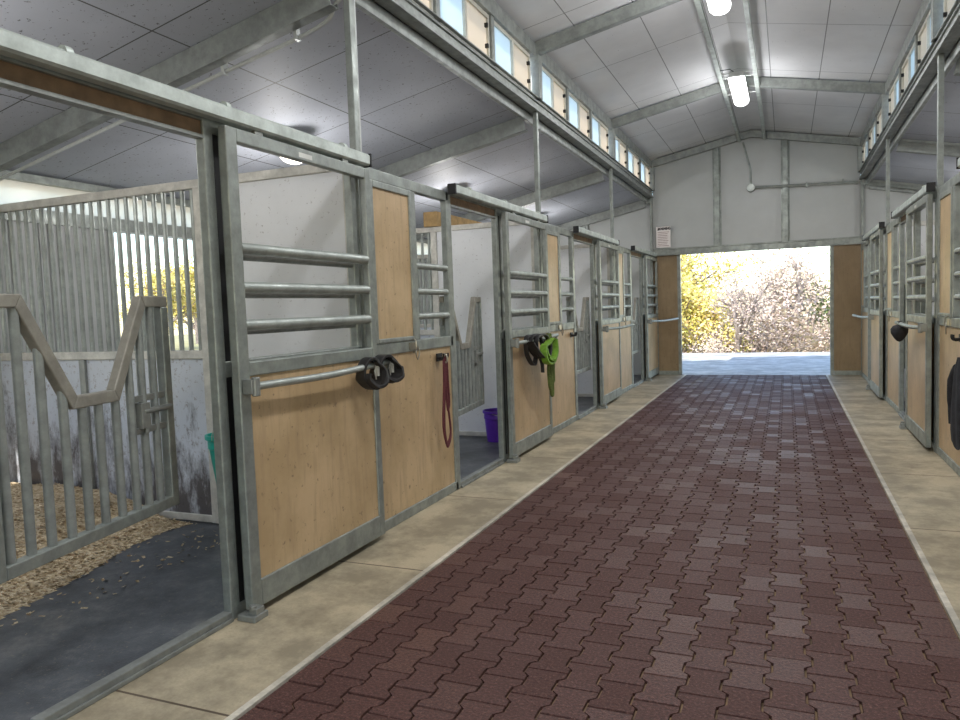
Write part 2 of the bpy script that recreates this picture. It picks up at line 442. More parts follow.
st.box(XL, XR, YE-.04, YE+.02, 2.36, 2.50); st.box(XL, XR, YE-.07, YE-.04, 2.36, 2.385); st.box(XL, XR, YE-.06, YE-.04, 2.475, 2.50)
for x in (-1.985, .735): st.box(x, x+.06, YE-.02, YE+.08, 0, 2.36)
st.box(XL, -1.99, YE-.02, YE+.02, 0, .08); st.box(.80, XR, YE-.02, YE+.02, 0, .08)
for s, xb in ((-1, XL), (1, XR)):
    for k in (1.3, 2.5): st.box(*sorted((xb+s*k, xb+s*(k+.07))), YE-.05, YE+.02, 0, zl(xb+s*k)-.05)
    st.prism([(xb, YE-.06, zl(xb)-.1), (xb+s*OW, YE-.06, zl(xb+s*OW)-.1), (xb+s*OW, YE-.06, zl(xb+s*OW)), (xb, YE-.06, zl(xb))], (0, .08, 0))
struct('trim_3', st, 'galv', 'steel studs and header beam on the far gable wall', .004)
pn = MB().box(XL-.03, -1.98, YE-.005, YE+.02, .08, 2.36); struct('wall_far', pn, 'tan_backlit', 'tan board left of the far doorway')
pn = MB().box(.79, XR+.03, YE-.005, YE+.02, .08, 2.36); struct('wall_far', pn, 'tan_backlit', 'tan board right of the far doorway')

# eave beams, clerestory windows, posts, rafters
for side, xb in ((-1, XL), (1, XR)):
    s = side; mb = MB()
    def bx(w0, w1, z0, z1, t=mb):                                # w measured outwards from the aisle
        t.box(*sorted((xb+s*w0, xb+s*w1)), YB, YE, z0, z1)
    bx(0, .09, 3.51, 3.64); bx(-.03, .0, 3.505, 3.53); bx(-.02, 0, 3.60, 3.615); bx(-.035, 0, 3.64, 3.652)
    bx(-.02, .09, 4.07, 4.21); bx(.09, .13, 3.42, 3.52)
    struct('trim_%d' % (4 if s < 0 else 5), mb, 'rafter', 'steel beams below and above the %s row of high windows' % ('left' if s < 0 else 'right'), .004)
ORD = ['nearest', 'second', 'third', 'fourth', 'fifth', 'sixth', 'seventh', 'eighth', 'ninth', 'tenth', 'eleventh', 'twelfth', 'thirteenth', 'fourteenth', 'fifteenth']
wn = 0
for s, xb in ((-1, XL), (1, XR)):
    cnt = 0; mul = MB()
    for p in [-3.3]+POSTS[:-1]:
        for k in range(3):
            y0 = p+.12+k*1.16; y1 = y0+1.08; wn += 1; cnt += 1
            fx = lambda a, b: sorted((xb+s*a, xb+s*b))
            f = MB()
            f.box(*fx(.015, .06), y0, y1, 3.65, 3.685); f.box(*fx(.015, .06), y0, y1, 4.035, 4.07)
            f.box(*fx(.015, .06), y0, y0+.03, 3.685, 4.035); f.box(*fx(.015, .06), y1-.03, y1, 3.685, 4.035)
            f.box(*fx(.01, .055), (y0+y1)/2-.02, (y0+y1)/2+.02, 3.685, 4.035)
            fo = f.build('window_%d' % wn, 'winframe', None, .003)
            tag(fo, '%s small high window along the %s eave, half frosted and half amber' % (ORD[cnt-1], 'left' if s < 0 else 'right'), None, None, 'structure')
            MB().box(*fx(.034, .040), y0+.03, (y0+y1)/2-.02, 3.685, 4.035).build('pane', 'pane', fo)
            MB().box(*fx(.034, .040), (y0+y1)/2+.02, y1-.03, 3.685, 4.035).build('pane', 'panewarm', fo)
            for z in (3.76, 3.94):
                MB().box(*fx(.0, .03), y1-.085, y1-.06, z, z+.035).build('latch', 'black', fo)
            if k < 2: mul.box(*fx(-.005, .08), y1+.005, y1+.075, 3.64, 4.07)
    struct('trim_%d' % (6 if s < 0 else 7), mul, 'rafter', 'steel mullions between the high windows, %s side' % ('left' if s < 0 else 'right'))

def pname(k): return ['first', 'second', 'third', 'fourth', 'fifth'][k]
for s, xb in ((-1, XL), (1, XR)):
    sn = 'left' if s < 0 else 'right'
    for k, p in enumerate(POSTS):
        if s > 0 and k < 2: continue
        r = empty('steel_post', (xb+s*.022, p, 0))
        tag(r, '%s galvanised roof post on the %s of the aisle, counting from the camera' % (['unseen', 'nearest', 'second', 'third', 'last'][k] if s < 0 else ['', '', 'nearest', 'second', 'last'][k], sn), 'post', 'roof posts beside the aisle')
        q = p if k < 4 else p-.055
        m = MB(); m.channel((0, q-p, 0), (0, q-p, 3.51), .06, .044, .006, up=(1, 0, 0))
        m.box(-.03, .022, q-p-.045, q-p+.04, 0, .012)
        m.build('column', 'galv', r, .003)
        MB().tube([(0, q-p+.055, 2.37), (0, q-p+.055, 3.5)], .012, 8).build('conduit', 'white_tube', r, 0, True)
# upper stub posts & rafters
for k, p in enumerate([-3.3]+POSTS):
    pp = p if p < YE else YE-.05
    r = empty('roof_frame', (xm, pp, 0))
    tag(r, '%s galvanised roof frame spanning the aisle, counting from the camera' % ['rearmost', 'nearest', 'second', 'third', 'fourth', 'farthest'][k], 'roof frame', 'roof frames')
    hw = XR-xm; m = MB()
    sl = (ZR-ZC)/hw
    for sg in (-1, 1):
        m.prism([(sg*(hw+.1), -.05, ZC-.13-sl*.1), (0, -.05, ZR-.13), (0, -.05, ZR-.012), (sg*(hw+.1), -.05, ZC-.012-sl*.1)], (0, .012, 0))
        m.prism([(sg*(hw+.1), -.05, ZC-.14-sl*.1), (0, -.05, ZR-.14), (0, -.05, ZR-.13), (sg*(hw+.1), -.05, ZC-.13-sl*.1)], (0, .09, 0))
        m.prism([(sg*(hw+.1), .028, ZC-.14-sl*.1), (0, .028, ZR-.14), (0, .028, ZR-.10), (sg*(hw+.1), .028, ZC-.10-sl*.1)], (0, .012, 0))
    m.build('aisle_rafter', 'rafter', r, .002)
    for sg, xb in ((-1, XL), (1, XR)):
        m = MB(); x0, x1 = xb+sg*.14, xb+sg*(OW-.03)
        a, b = Vector((x0-xm, 0, zl(x0)-.085)), Vector((x1-xm, 0, zl(x1)-.085))
        m.channel(a, b, .09, .16, .008)
        m.build('stall_rafter', 'rafter', r, .002)
        MB().box(xb-xm+sg*.0-.05, xb-xm+.05, -.055, .055, 3.64, 4.09).build('stub_post', 'rafter', r, .003)
# ridge purlins
for x, lb in ((-.80, 'left'), (-.36, 'right')):
    o = MB().channel((x, YB+.1, 4.415), (x, YE-.02, 4.415), .055, .05, .006, flip=1 if x < -.5 else -1).build('ridge_purlin', 'trackwhite', None, .002)
    tag(o, 'long galvanised purlin just %s of the ridge, beside the hanging lights' % lb, 'purlin')
# ------------------------------------------------------------------ lamps
def aisle_lamp(y0, y1, lab):
    r = empty('aisle_light', (-.585, (y0+y1)/2, 4.32)); h = (y1-y0)/2
    tag(r, lab, 'light', 'lights hanging between the ridge purlins')
    body = MB().prism([(-.10, -h, .0), (-.08, -h, .07), (.08, -h, .07), (.10, -h, 0)], (0, 2*h, 0)); body.build('housing', 'white_tube', r, .004)
    n = 8; pr = [(-.105, 0)] + [(-.105*math.cos(PI*i/n), -.085*math.sin(PI*i/n)**.6 if 0 < i < n else 0) for i in range(1, n)] + [(.105, 0)]
    lens = MB(); lens.prism([(x*.9, -h-.005, z) for x, z in pr], (0, .03, 0)); lens.prism([(x, -h+.025, z) for x, z in pr], (0, 2*h-.05, 0)); lens.prism([(x*.9, h-.025, z) for x, z in pr], (0, .03, 0))
    lens.build('lens', 'lens', r, .004)
    for yy in (-h+.1, h-.1, -h+.28): MB().tube([(-.215, yy, .078), (.225, yy, .078)], .008, 8).build('bracket', 'white_tube', r, 0, True)
    MB().tube([(-.19, -h-.12, .07), (-.08, -h-.02, .1), (-.03, -h+.02, .07)], .006, 8).build('cable', 'black', r, 0, True)
    ld = bpy.data.lights.new('lamp_glow', 'POINT'); ld.shadow_soft_size = .12; ld.energy = LAMP_W*.5; ld.color = (.97, .98, 1)
    lo = bpy.data.objects.new('lamp_glow', ld); COL.objects.link(lo); lo.parent = r; lo.location = (0, 0, -.45)
    ad = bpy.data.lights.new('lamp_downlight', 'AREA'); ad.shape = 'RECTANGLE'; ad.size = .18; ad.size_y = 2*h; ad.energy = LAMP_W*.8; ad.color = (.97, .98, 1)
    ao = bpy.data.objects.new('lamp_downlight', ad); COL.objects.link(ao); ao.parent = r; ao.location = (0, 0, -.1)
aisle_lamp(10.35, 11.6, 'long bright light between the ridge purlins, the farther of the two in view')
aisle_lamp(6.6, 7.85, 'long bright light between the ridge purlins, at the top edge of the photo')
aisle_lamp(2.85, 4.1, 'long bright light between the ridge purlins, overhead near the camera')
aisle_lamp(-.9, .35, 'long bright light between the ridge purlins, behind the camera')
def stall_lamp(x, y, lab):
    r = empty('stall_light', (x, y, zl(x)-.03)); tag(r, lab, 'light', 'globe lights above the stalls')
    MB().lathe((0, 0, 0), [(0, .0), (.07, .0), (.07, -.09), (.10, -.11), (.155, -.13), (.155, -.14), (.0, -.14)]).build('lamp_base', 'white_tube', r, 0, True)
    pr = [(.145*math.cos(a), -.14-.105*math.sin(a)) for a in [i*PI/2/9 for i in range(10)]]
    MB().lathe((0, 0, 0), pr).build('globe', 'bulb', r, 0, True)
    ld = bpy.data.lights.new('globe_glow', 'POINT'); ld.energy = STALL_W; ld.shadow_soft_size = .12; ld.color = (1, .98, .96)
    lo = bpy.data.objects.new('globe_glow', ld); COL.objects.link(lo); lo.parent = r; lo.location = (0, 0, -.52)
NB = ['first', 'second', 'third', 'fourth']
for k, p in enumerate(POSTS[:-1]):
    stall_lamp(-4.27, p+1.86, 'white globe light on the ceiling above the %s stall on the left' % NB[k])
    stall_lamp(XR+1.83, p+1.8, 'white globe light on the ceiling above the %s stall on the right' % NB[k])

# conduits
c = MB(); c.tube([(-.74, YE-.06, 4.38), (-.625, YE-.05, 3.93), (-.61, YE-.05, 3.86), (-.61, YE-.05, 3.56)], .018, 8)
c.tube([(-.61, YE-.05, 3.53), (XR-.05, YE-.05, 3.46)], .026, 8); c.tube([(-.61, YE-.05, 3.60), (-.61, YE-.05, 3.5)], .014, 8)
for x in (.35, .95): c.box(x-.012, x+.012, YE-.08, YE-.0, 3.45, 3.54)
r = empty('wiring_conduit', (-.61, YE-.03, 3.4)); tag(r, 'grey wiring conduit with round box on the far gable wall', 'conduit')
o = c.build('pipe', 'galvrail', r, 0, True); o.location = (.61, -(YE-.03), -3.4)
o = MB().tube([(-.61, YE-.09, 3.53), (-.61, YE+.01, 3.53)], .075, 20).build('junction_box', 'galvrail', r, .004, True); o.location = (.61, -(YE-.03), -3.4)
c = MB(); xa, xb_ = -2.62, -3.9
c.tube(smooth_path([(-2.50, 4.12, 3.46), (-2.60, 4.09, 3.38), (-2.75, 4.09, zl(-2.75)-.20), (-3.6, 4.09, zl(-3.6)-.20), (-5.9, 4.09, zl(-5.9)-.2)], 6), .014, 8)
for x in (-2.9, -3.5, -4.4): c.box(x-.012, x+.012, 4.065, 4.11, zl(x)-.22, zl(x)-.12)
o = c.build('wiring_conduit', 'white_tube', None, 0, True); tag(o, 'thin white wiring conduit clipped along the near stall rafter', 'conduit')
# sign
r = empty('warning_sign', (-2.235, YE-.045, 2.52)); tag(r, 'small white warning sign with fine print on the far wall, left of the doorway', 'sign')
# a portrait board 0.27 x 0.40
MB().box(-.14, .14, -.004, .004, 0, .41).build('board', 'paper', r, .002)
tcu = bpy.data.curves.new('title', 'FONT'); tcu.body = 'WARNING'; tcu.size = .070; tcu.extrude = .001; tcu.offset = .003; tcu.align_x = 'CENTER'
to = bpy.data.objects.new('tmp', tcu); COL.objects.link(to)
me = bpy.data.meshes.new_from_object(to.evaluated_get(bpy.context.evaluated_depsgraph_get())); bpy.data.objects.remove(to)
me.materials.clear(); me.materials.append(M['ink'])
t = bpy.data.objects.new('title', me); COL.objects.link(t); t.parent = r; t.rotation_euler = (PI/2, 0, 0); t.location = (.018, -.0055, .345); t.scale = (.72, 1, 1)
MB().prism([(-.115, -.005, .34), (-.07, -.005, .34), (-.0925, -.005, .388)], (0, -.002, 0)).build('warning_triangle', 'ink', r)
for i in range(9):
    zz = .30-i*.033; MB().box(-.11, random.uniform(.06, .115), -.0058, -.0042, zz-.004, zz+.004).build('print_line', 'inkred', r)

# ------------------------------------------------------------------ stall fronts (local: x toward aisle, y along, z up; post at y=0)
RZ = (1.40, 1.58, 1.765)                      # horizontal guard tubes
def sq(mb, y0, y1, z0, z1, x0=-.05, x1=0): mb.box(x0, x1, y0, y1, z0, z1)
def door_proto():
    r = empty('sliding_stall_door')
    X0, X1 = .03, .075; a, b = 2.385, 3.655; z0, z1 = .035, 2.32
    f = MB()
    sq(f, a, a+.075, z0, z1, X0, X1); sq(f, b-.06, b, z0, z1, X0, X1)
    sq(f, a+.075, b-.06, z1-.065, z1, X0, X1); sq(f, a+.075, b-.06, 1.155, 1.225, X0, X1); sq(f, a+.075, b-.06, z0, z0+.13, X0, X1)
    f.build('door_frame', 'galv', r, .006)
    MB().box(X0+.012, X1-.012, a+.07, b-.055, z0+.12, 1.16).build('door_panel', 'tan', r)
    for z in RZ: MB().tube([(X0+.022, a+.07, z), (X0+.022, b-.055, z)], .027, 12).build('guard_rail', 'galvrail', r, 0, True)
    t = MB(); 
    for y in (a+.25, b-.25): MB().box(X0+.01, X1-.01, y-.03, y+.03, z1, z1+.021).build('roller_hanger', 'galvdark', r, .003)
    t = MB(); t.box(X0-.01, X1+.05, a-.05, a+.05, .0, .03); t.box(X1, X1+.045, a-.03, a+.03, .0, .06); t.tube([(X1+.02, a-.02, .055), (X1+.02, a-.02, .075)], .02, 10)
    t.build('floor_guide', 'galvdark', r, .004)
    MB().box(X1, X1+.001, a+.55, a+.67, z1-.05, z1-.025).build('sticker', 'tagwhite', r)
    return r
def fixed_near_proto():
    r = empty('stall_front_panel'); f = MB(); y1 = 1.25
    sq(f, .05, 1.30, .0, .07); sq(f, .05, 1.30, 1.155, 1.235); sq(f, .05, 1.30, 2.285, 2.36)
    sq(f, .05, .10, .07, 2.285); sq(f, .665, .735, 1.235, 2.285); sq(f, 1.255, 1.345, 0, 2.36)
    sq(f, .10, .14, 1.235, 2.285, -.045, .008); sq(f, .63, .665, 1.235, 2.285, -.045, .008); sq(f, .14, .63, 2.24, 2.285, -.045, .008); sq(f, .14, .63, 1.235, 1.265, -.045, .008)
    f.build('panel_frame', 'galv', r, .006)
    MB().box(-.04, -.012, .10, 1.255, .07, 1.155).build('lower_board', 'tan', r)
    MB().box(-.035, -.004, .14, .63, 1.265, 2.24).build('upper_board', 'tan', r)
    for z in RZ: MB().tube([(-.025, .73, z), (-.025, 1.26, z)], .024, 12).build('guard_rail', 'galvrail', r, 0, True)
    t = MB(); t.tube(smooth_path([(.006, .60, 1.24), (.03, .60, 1.235), (.032, .60, 1.17), (.006, .60, 1.15)], 5), .006, 8); t.tube(smooth_path([(.03, .62, 1.19), (.035, .64, 1.15), (.03, .62, 1.10), (.028, .60, 1.15)], 5, True), .005, 8, True)
    t.box(0, .012, .55, .65, 1.17, 1.22)
    t.build('latch', 'brass', r, 0, True)
    return r
def fixed_far_proto():
    r = empty('stall_end_panel'); f = MB()
    sq(f, 2.325, 2.385, 0, 2.36); sq(f, 2.42, 2.47, .07, 2.285); sq(f, 2.375, 3.60, 0, .07); sq(f, 2.375, 3.60, 1.155, 1.235); sq(f, 2.375, 3.60, 2.285, 2.36); sq(f, 3.55, 3.60, .07, 2.285)
    f.build('panel_frame', 'galv', r, .006)
    MB().box(-.048, -.002, 2.386, 2.42, .07, 2.285).build('shadow_gap_strip', 'black', r)  # black strip standing in for the shade between jamb and door
    MB().box(-.04, -.012, 2.46, 3.56, .07, 1.155).build('lower_board', 'tan', r)
    for z in RZ: MB().tube([(-.03, 2.43, z-.022), (-.03, 3.56, z-.022)], .027, 12).build('guard_rail', 'galvdark', r, 0, True)
    return r
def track_proto():
    r = empty('door_track'); t = MB()
    t.prism([(.02, 1.28, 2.34), (.07, 1.28, 2.34), (.08, 1.28, 2.35), (.08, 1.28, 2.40), (.068, 1.28, 2.412), (.03, 1.28, 2.412), (.02, 1.28, 2.402)], (0, 2.38, 0))
    t.build('track_tube', 'trackwhite', r, .004)
    MB().box(.015, .085, 1.262, 1.282, 2.335, 2.416).build('end_cap', 'black', r, .003)
    MB().box(.015, .085, 3.658, 3.676, 2.335, 2.416).build('end_cap', 'black', r, .003)
    for y in (1.6, 2.42, 3.4): MB().tube([(.05, y-.015, 2.405), (.05, y+.015, 2.405)], .028, 14).build('track_bracket', 'trackwhite', r, 0, True)
    b = MB(); b.box(-.05, .0, 1.346, 2.324, 2.335, 2.365); b.build('header_tube', 'galv', r, .005)
    MB().box(-.045, -.012, 1.346, 2.324, 2.272, 2.334).build('backing_board', 'woodbrown', r)
    MB().box(-.05, -.0, 1.346, 2.324, 2.256, 2.271).build('backing_angle', 'galvdark', r)
    return r
def sill_proto():
    r = MB(); r.box(-.05, .0, 1.345, 2.325, 0, .045); r.box(-.0, .012, 1.345, 2.325, 0, .02)
    o = r.build('threshold', 'galvdark', None, .004); return o
def gate_proto():
    r = empty('yoke_gate'); H = 1.07; S = .05; t = .03       # hinged at y=0, runs to +y
    pts = [(0, 1.525), (.185, 1.525), (.43, 1.125), (.675, 1.125), (.89, 1.525), (H, 1.525)]
    f = MB()
    def strip(a, b, w=S):
        f.beam((0, *a), (0, *b), .045, w, up=(0, -(b[1]-a[1]), (b[0]-a[0])) if abs(b[0]-a[0]) > 1e-4 else (0, 1, 0))
    # mitred outline as prisms
    import itertools
    def off(i, d):
        p = Vector(pts[i]); n = []
        if i > 0: e = (Vector(pts[i])-Vector(pts[i-1])).normalized(); n.append(Vector((-e.y, e.x)))
        if i < len(pts)-1: e = (Vector(pts[i+1])-Vector(pts[i])).normalized(); n.append(Vector((-e.y, e.x)))
        if len(n) == 1: return p + n[0]*d
        m = (n[0]+n[1]).normalized(); return p + m*d/m.dot(n[0])
    for i in range(len(pts)-1):
        q = [off(i, -S/2), off(i+1, -S/2), off(i+1, S/2), off(i, S/2)]
        f.prism([(-.022, v.x, v.y) for v in q], (.044, 0, 0))
    f.build('neck_notch', 'gatef', r, .005); f = MB()
    f.box(-.022, .022, 0, .045, .55, 1.50); f.box(-.022, .022, H-.05, H, .55, 1.50); f.box(-.022, .022, .045, H-.05, .55, .60)
    f.build('gate_frame', 'galv', r, .005)
    def top(y):
        for (a, za), (b, zb) in zip(pts, pts[1:]):
            if a <= y <= b: return za+(zb-za)*(y-a)/(b-a)-.02
    M['galvbar'] = galv('dull gate tube', (.34, .36, .34), .45)
    for y in (.085, .18, .28, .385, .485, .58, .685, .785, .87, .955):
        z = top(y)
        MB().tube([(0, y, .59), (0, y, z)], .018, 12).build('bar', 'galvbar', r, 0, True)
    l = MB()
    for z in (1.09, .945): l.box(-.012, .012, .785, H-.045, z-.014, z+.014)
    l.tube([(.02, .84, 1.03), (.02, H-.02, 1.03)], .014, 10); l.box(-.02, .03, .82, .88, .955, 1.07); l.tube([(.02, .86, 1.0), (.02, .86, .93)], .01, 8)
    l.build('latch', 'galvdark', r, .002)
    for z in (.72, 1.36): MB().prism([(-.016, -.03, z-.04), (.016, -.03, z-.04), (.012, .0, z-.04), (-.012, .0, z-.04)], (0, 0, .08)).build('hinge', 'galvdark', r, .003)
    return r
M['gatef'] = galv('dusty gate steel', (.35, .33, .28), .35, .5)
P_door, P_near, P_far, P_track, P_sill, P_gate = door_proto(), fixed_near_proto(), fixed_far_proto(), track_proto(), sill_proto(), gate_proto()
used = set()
def place(proto, loc, rz, label, cat, group):
    o = proto if proto.name not in used else copy_tree(proto)
    used.add(proto.name); o.location = loc; o.rotation_euler = (0, 0, rz)
    tag(o, label, cat, group); return o
lname = ['first', 'second', 'third', 'fourth']
GA = {(-1, 0): 11.8, (-1, 1): 6.5, (-1, 2): 1.0, (-1, 3): 1.0, (1, 2): 1, (1, 3): 1, (1, 1): 1}
fronts = [(-1, k, POSTS[k]) for k in range(4)] + [(1, k, POSTS[k+1]) for k in (1, 2, 3)]
extra_door = {(-1, 0): 'black strap loops hanging on its bar', (-1, 1): 'green and black halter hanging on it', (-1, 2): 'pale bar folded flat on it', (-1, 3): 'bar standing out beside the far tan wall',
              (1, 1): 'at the photo edge', (1, 2): 'black nosebag on its outswung bar', (1, 3): 'bar standing out beside the far tan wall'}
for s, k, p in fronts:
    rz = 0 if s < 0 else PI; xb = XL if s < 0 else XR; sn = 'left' if s < 0 else 'right'; loc = (xb, p, 0)
    nm = '%s stall on the %s' % (lname[k], sn)
    place(P_door, loc, rz, 'tan sliding door of the %s, %s' % (nm, extra_door[(s, k)]), 'stall door', 'sliding stall doors')
    if not (s < 0 and k == 0): place(P_near, loc, rz, 'fixed front panel with solid tan upper board, %s' % nm, 'stall panel', 'fixed stall front panels')
    place(P_far, loc, rz, 'fixed barred front panel hidden behind the slid-open door, %s' % nm, 'stall panel', 'fixed panels behind the sliding doors')
    place(P_track, loc, rz, 'overhead sliding door track above the %s' % nm, 'door track', 'sliding door tracks')
    place(P_sill, loc, rz, 'steel floor threshold in the doorway of the %s' % nm, 'threshold', 'stall thresholds')
    a = GA[(s, k)]
    gl = (xb + s*.078, p + (1.27 if s < 0 else -1.27), 0)
    g = place(P_gate, gl, rz + math.radians(a), 'V-notched yoke gate, doorway of the %s%s' % (nm, ', swung inwards' if a > 5 else ', closed'), 'gate', 'V-notched yoke gates')
# ------------------------------------------------------------------ partitions between stalls
def partition(side, p, label):
    xb = XL if side < 0 else XR
    r = empty('stall_partition', (xb, p, 0), 0 if side < 0 else PI)
    tag(r, label, 'partition', 'partitions between the stalls')
    f = MB(); D = -OW+.03; g0 = -1.27                             # local x: 0 at the aisle fence, negative into the stall
    q = -.056
    f.box(D, q, -.03, .03, 2.33, 2.39); f.box(D, g0, -.03, .03, 1.16, 1.22); f.box(g0-.035, g0+.035, -.04, .04, 0, 2.33)
    f.box(D, q, -.03, .03, 0, .05); f.box(q-.05, q, -.035, .035, .05, 2.33); f.box(D, D+.05, -.03, .03, .05, 2.33)
    f.build('partition_frame', 'galvpale', r, .005)
    st_ = MB()
    st_.box(D/2-.7, D/2-.64, -.035, .035, .05, 1.16)
    st_.build('stud', 'galvdark', r, .003)
    MB().box(g0+.035, q-.05, -.016, .016, .05, 2.33).build('upper_board', 'white', r)
    MB().box(D+.05, g0-.035, -.014, .014, .05, 1.16).build('lower_board', 'dirty', r)
    n = 26
    for i in range(n):
        x = D+.09+(g0-.035-D-.13)*i/(n-1)
        MB().tube([(x, 0, 1.21), (x, 0, 2.34)], .0165, 8).build('grille_bar', 'galvrail', r, 0, True)
    return r
M['galvpale'] = galv('pale dusty steel', (.62, .60, .54), .2, .5)
partition(-1, 4.02, 'partition beyond the first stall on the left, barred grille beside a white board')
partition(-1, 7.68, 'partition beyond the second stall on the left, with a purple bucket at its foot')
partition(-1, 11.34, 'partition beyond the third stall on the left, white board seen past the yoke gate')
partition(1, 7.68, 'partition behind the nearest roof post on the right of the aisle')
partition(1, 11.34, 'partition behind the second roof post on the right of the aisle')
partition(1, 4.02, 'partition of the stall just outside the right edge of the photo')
partition(-1, .36, 'partition of the first stall on the left, nearest the camera')

# ------------------------------------------------------------------ swing-out blanket bars and tack
def lw(s, p, x, y, z):                                            # fence-local to world
    return Vector((XL+x, p+y, z)) if s < 0 else Vector((XR-x, p-y, z))
def blanket_bar(s, p, y0, x0, y1, x1, z, label):
    base = lw(s, p, x0, y0, z); r = empty('blanket_bar', base); tag(r, label, 'blanket bar', 'swing bars on the stall doors')
    e = lw(s, p, x1, y1, z+.02)-base
    d = e.normalized(); mid = e*.5+Vector((0, 0, -.012))
    MB().tube(smooth_path([(0, 0, 0), e*.06, mid, e*.94, e], 5), .019, 12).build('bar', 'galvrail', r, 0, True)
    sgn = 1 if s < 0 else -1
    b = MB(); b.box(*sorted((-.055*sgn, 0)), -.03, .03, -.035, .035); b.tube([(0, 0, -.045), (0, 0, .045)], .02, 12); b.build('bracket', 'galvdark', r, .004, True)
    if abs(x1-x0) < .05:
        c = MB(); c.box(*sorted((e.x-(x1-.077)*sgn, e.x)), e.y-.02, e.y+.02, e.z-.09, e.z+.015); c.build('catch', 'galvrail', r, .004)
    return r
blanket_bar(-1, POSTS[0], 2.43, .13, 3.66, .15, 1.11, 'curved blanket bar across the nearest tan door on the left')
blanket_bar(-1, POSTS[1], 2.43, .13, 3.66, .15, 1.11, 'blanket bar on the second tan door on the left, halter hanging on it')
blanket_bar(-1, POSTS[2], 2.50, .13, 3.55, .30, 1.10, 'pale blanket bar on the third tan door on the left')
blanket_bar(-1, POSTS[3], 2.43, .13, 3.38, .49, 1.10, 'blanket bar swung out from the last left door, beside the tan end wall')
blanket_bar(1, POSTS[3], 3.70, .13, 2.72, .20, 1.13, 'blanket bar of the middle right door, swung out with black nosebag')
blanket_bar(1, POSTS[4], 2.95, .13, 2.3, .29, 1.12, 'short blanket bar swung out from the last right door, beside the tan end wall')

def strap(mb, pts, wd=.02, th=.004, closed=True, axis=(1, 0, 0)):
    P = smooth_path(pts, 6, closed); n = len(P); ax = Vector(axis)
    base = len(mb.v)
    for i, q in enumerate(P):
        d = (P[(i+1) % n if closed else min(i+1, n-1)]-P[i-1 if closed or i else 0]).normalized()
        sd = ax*wd/2; nn = d.cross(ax).normalized()*th/2
        mb.v += [tuple(q+sd+nn), tuple(q-sd+nn), tuple(q-sd-nn), tuple(q+sd-nn)]
    for i in range(n if closed else n-1):
        j = (i+1) % n
        for k in range(4):
            mb.f.append((base+4*i+k, base+4*i+(k+1) % 4, base+4*j+(k+1) % 4, base+4*j+k)); mb.t.append(0)
def strap_loop(s, p, y, x, z, w, h, lab, wd=.045, tail=0.):
    r = empty('strap_loop', lw(s, p, x, y, z)); tag(r, lab, 'strap', 'black loops on the nearest blanket bar')
    sk = tail
    q = [(0, -w*.25, .03), (.01, w*.25, .03), (.03, w*.6+sk*.3, -h*.30), (.04, w*.42, -h*.88), (.02, -w*.10, -h*1.02), (-.01, -w*.55, -h*.66), (-.01, -w*.55, -h*.12)]
    m = MB(); strap(m, q, wd, .018)
    strap(m, [(.035, w*.62, -h*.28), (.05, w*.42, -h*.80), (.03, -w*.10, -h*.96), (.0, -w*.5, -h*.62), (.0, -w*.45, -h*.36)], wd*1.7, .02, False)
    strap(m, [(.04, w*.1, .02), (.075, w*.45, -h*.25), (.08, w*.3+sk, -h*.75), (.07, w*.1+sk, -h*.95)], wd*.5, .012, False)
    m.build('padded_strap', 'leather', r, .003, True)
    b = MB(); b.tube([(.02, w*.42, -.0), (.02, w*.50, -.05), (.02, w*.40, -.09), (.02, w*.30, -.04)], .005, 8, True)
    b.box(.03, .046, w*.25, w*.42, -.07, -.01); b.build('buckle', 'winframe', r, .002)
strap_loop(-1, POSTS[0], 3.42, .148, 1.13, .115, .135, 'black padded strap loop, nearer of the two on the first blanket bar', .06)
strap_loop(-1, POSTS[0], 3.59, .150, 1.135, .12, .12, 'black padded strap loop, farther of the two, at the end of the first blanket bar', .07, .05)
def lead_rope(s, p, y, x, z, length, lab, mat='rope'):
    r = empty('lead_rope', lw(s, p, x, y, z)); tag(r, lab, 'rope')
    m = MB()
    for dy, ln, ww in ((0, length, .07), (.03, length*.6, .03), (-.012, length*.97, .085)):
        pts = [(.01, dy, 0), (.012, dy-.012, -ln*.3), (.012, dy-ww*.6, -ln*.75), (.012, dy-ww*.2, -ln*.97), (.012, dy+ww*.2, -ln), (.012, dy+ww*.9, -ln*.85), (.012, dy+.018, -ln*.4), (.012, dy+.012, 0)]
        m.tube(smooth_path(pts, 6), .0085, 8)
    m.build('rope', mat, r, 0, True)
    h = MB(); h.tube(smooth_path([(0, 0, .02), (.03, 0, .01), (.035, 0, -.03), (.02, 0, -.045)], 4), .007, 8); h.build('snap_hook', 'brass', r, 0, True)
def hanger(s, p, y, lab, z=1.09):
    r = empty('tack_hook', lw(s, p, 0, y, z)); tag(r, lab, 'hook', 'black tack hooks on the stall fronts'); sg = 1 if s < 0 else -1
    h = MB(); h.box(*sorted((0, .012*sg)), -.045, .045, -.035, .025)
    for dy in (-.04, 0, .04): h.tube(smooth_path([(.01*sg, dy, -.01), (.045*sg, dy, -.02), (.06*sg, dy, .0), (.06*sg, dy, .025)], 4), .007, 8)
    h.box(*sorted((.005*sg, .05*sg)), -.05, .05, -.012, -.002)
    h.build('hook_body', 'black', r, .002)
hanger(-1, POSTS[1], 1.02, 'black three-prong hook holding the burgundy lead rope')
hanger(-1, POSTS[2], 1.10, 'empty black hook on the second fixed tan panel from the camera, left side')
hanger(1, POSTS[2], 1.05, 'black hook above the dark jacket at the right edge of the photo')
lead_rope(-1, POSTS[1], 1.00, .045, 1.09, .68, 'looped burgundy lead rope hanging down the nearest fixed tan panel')
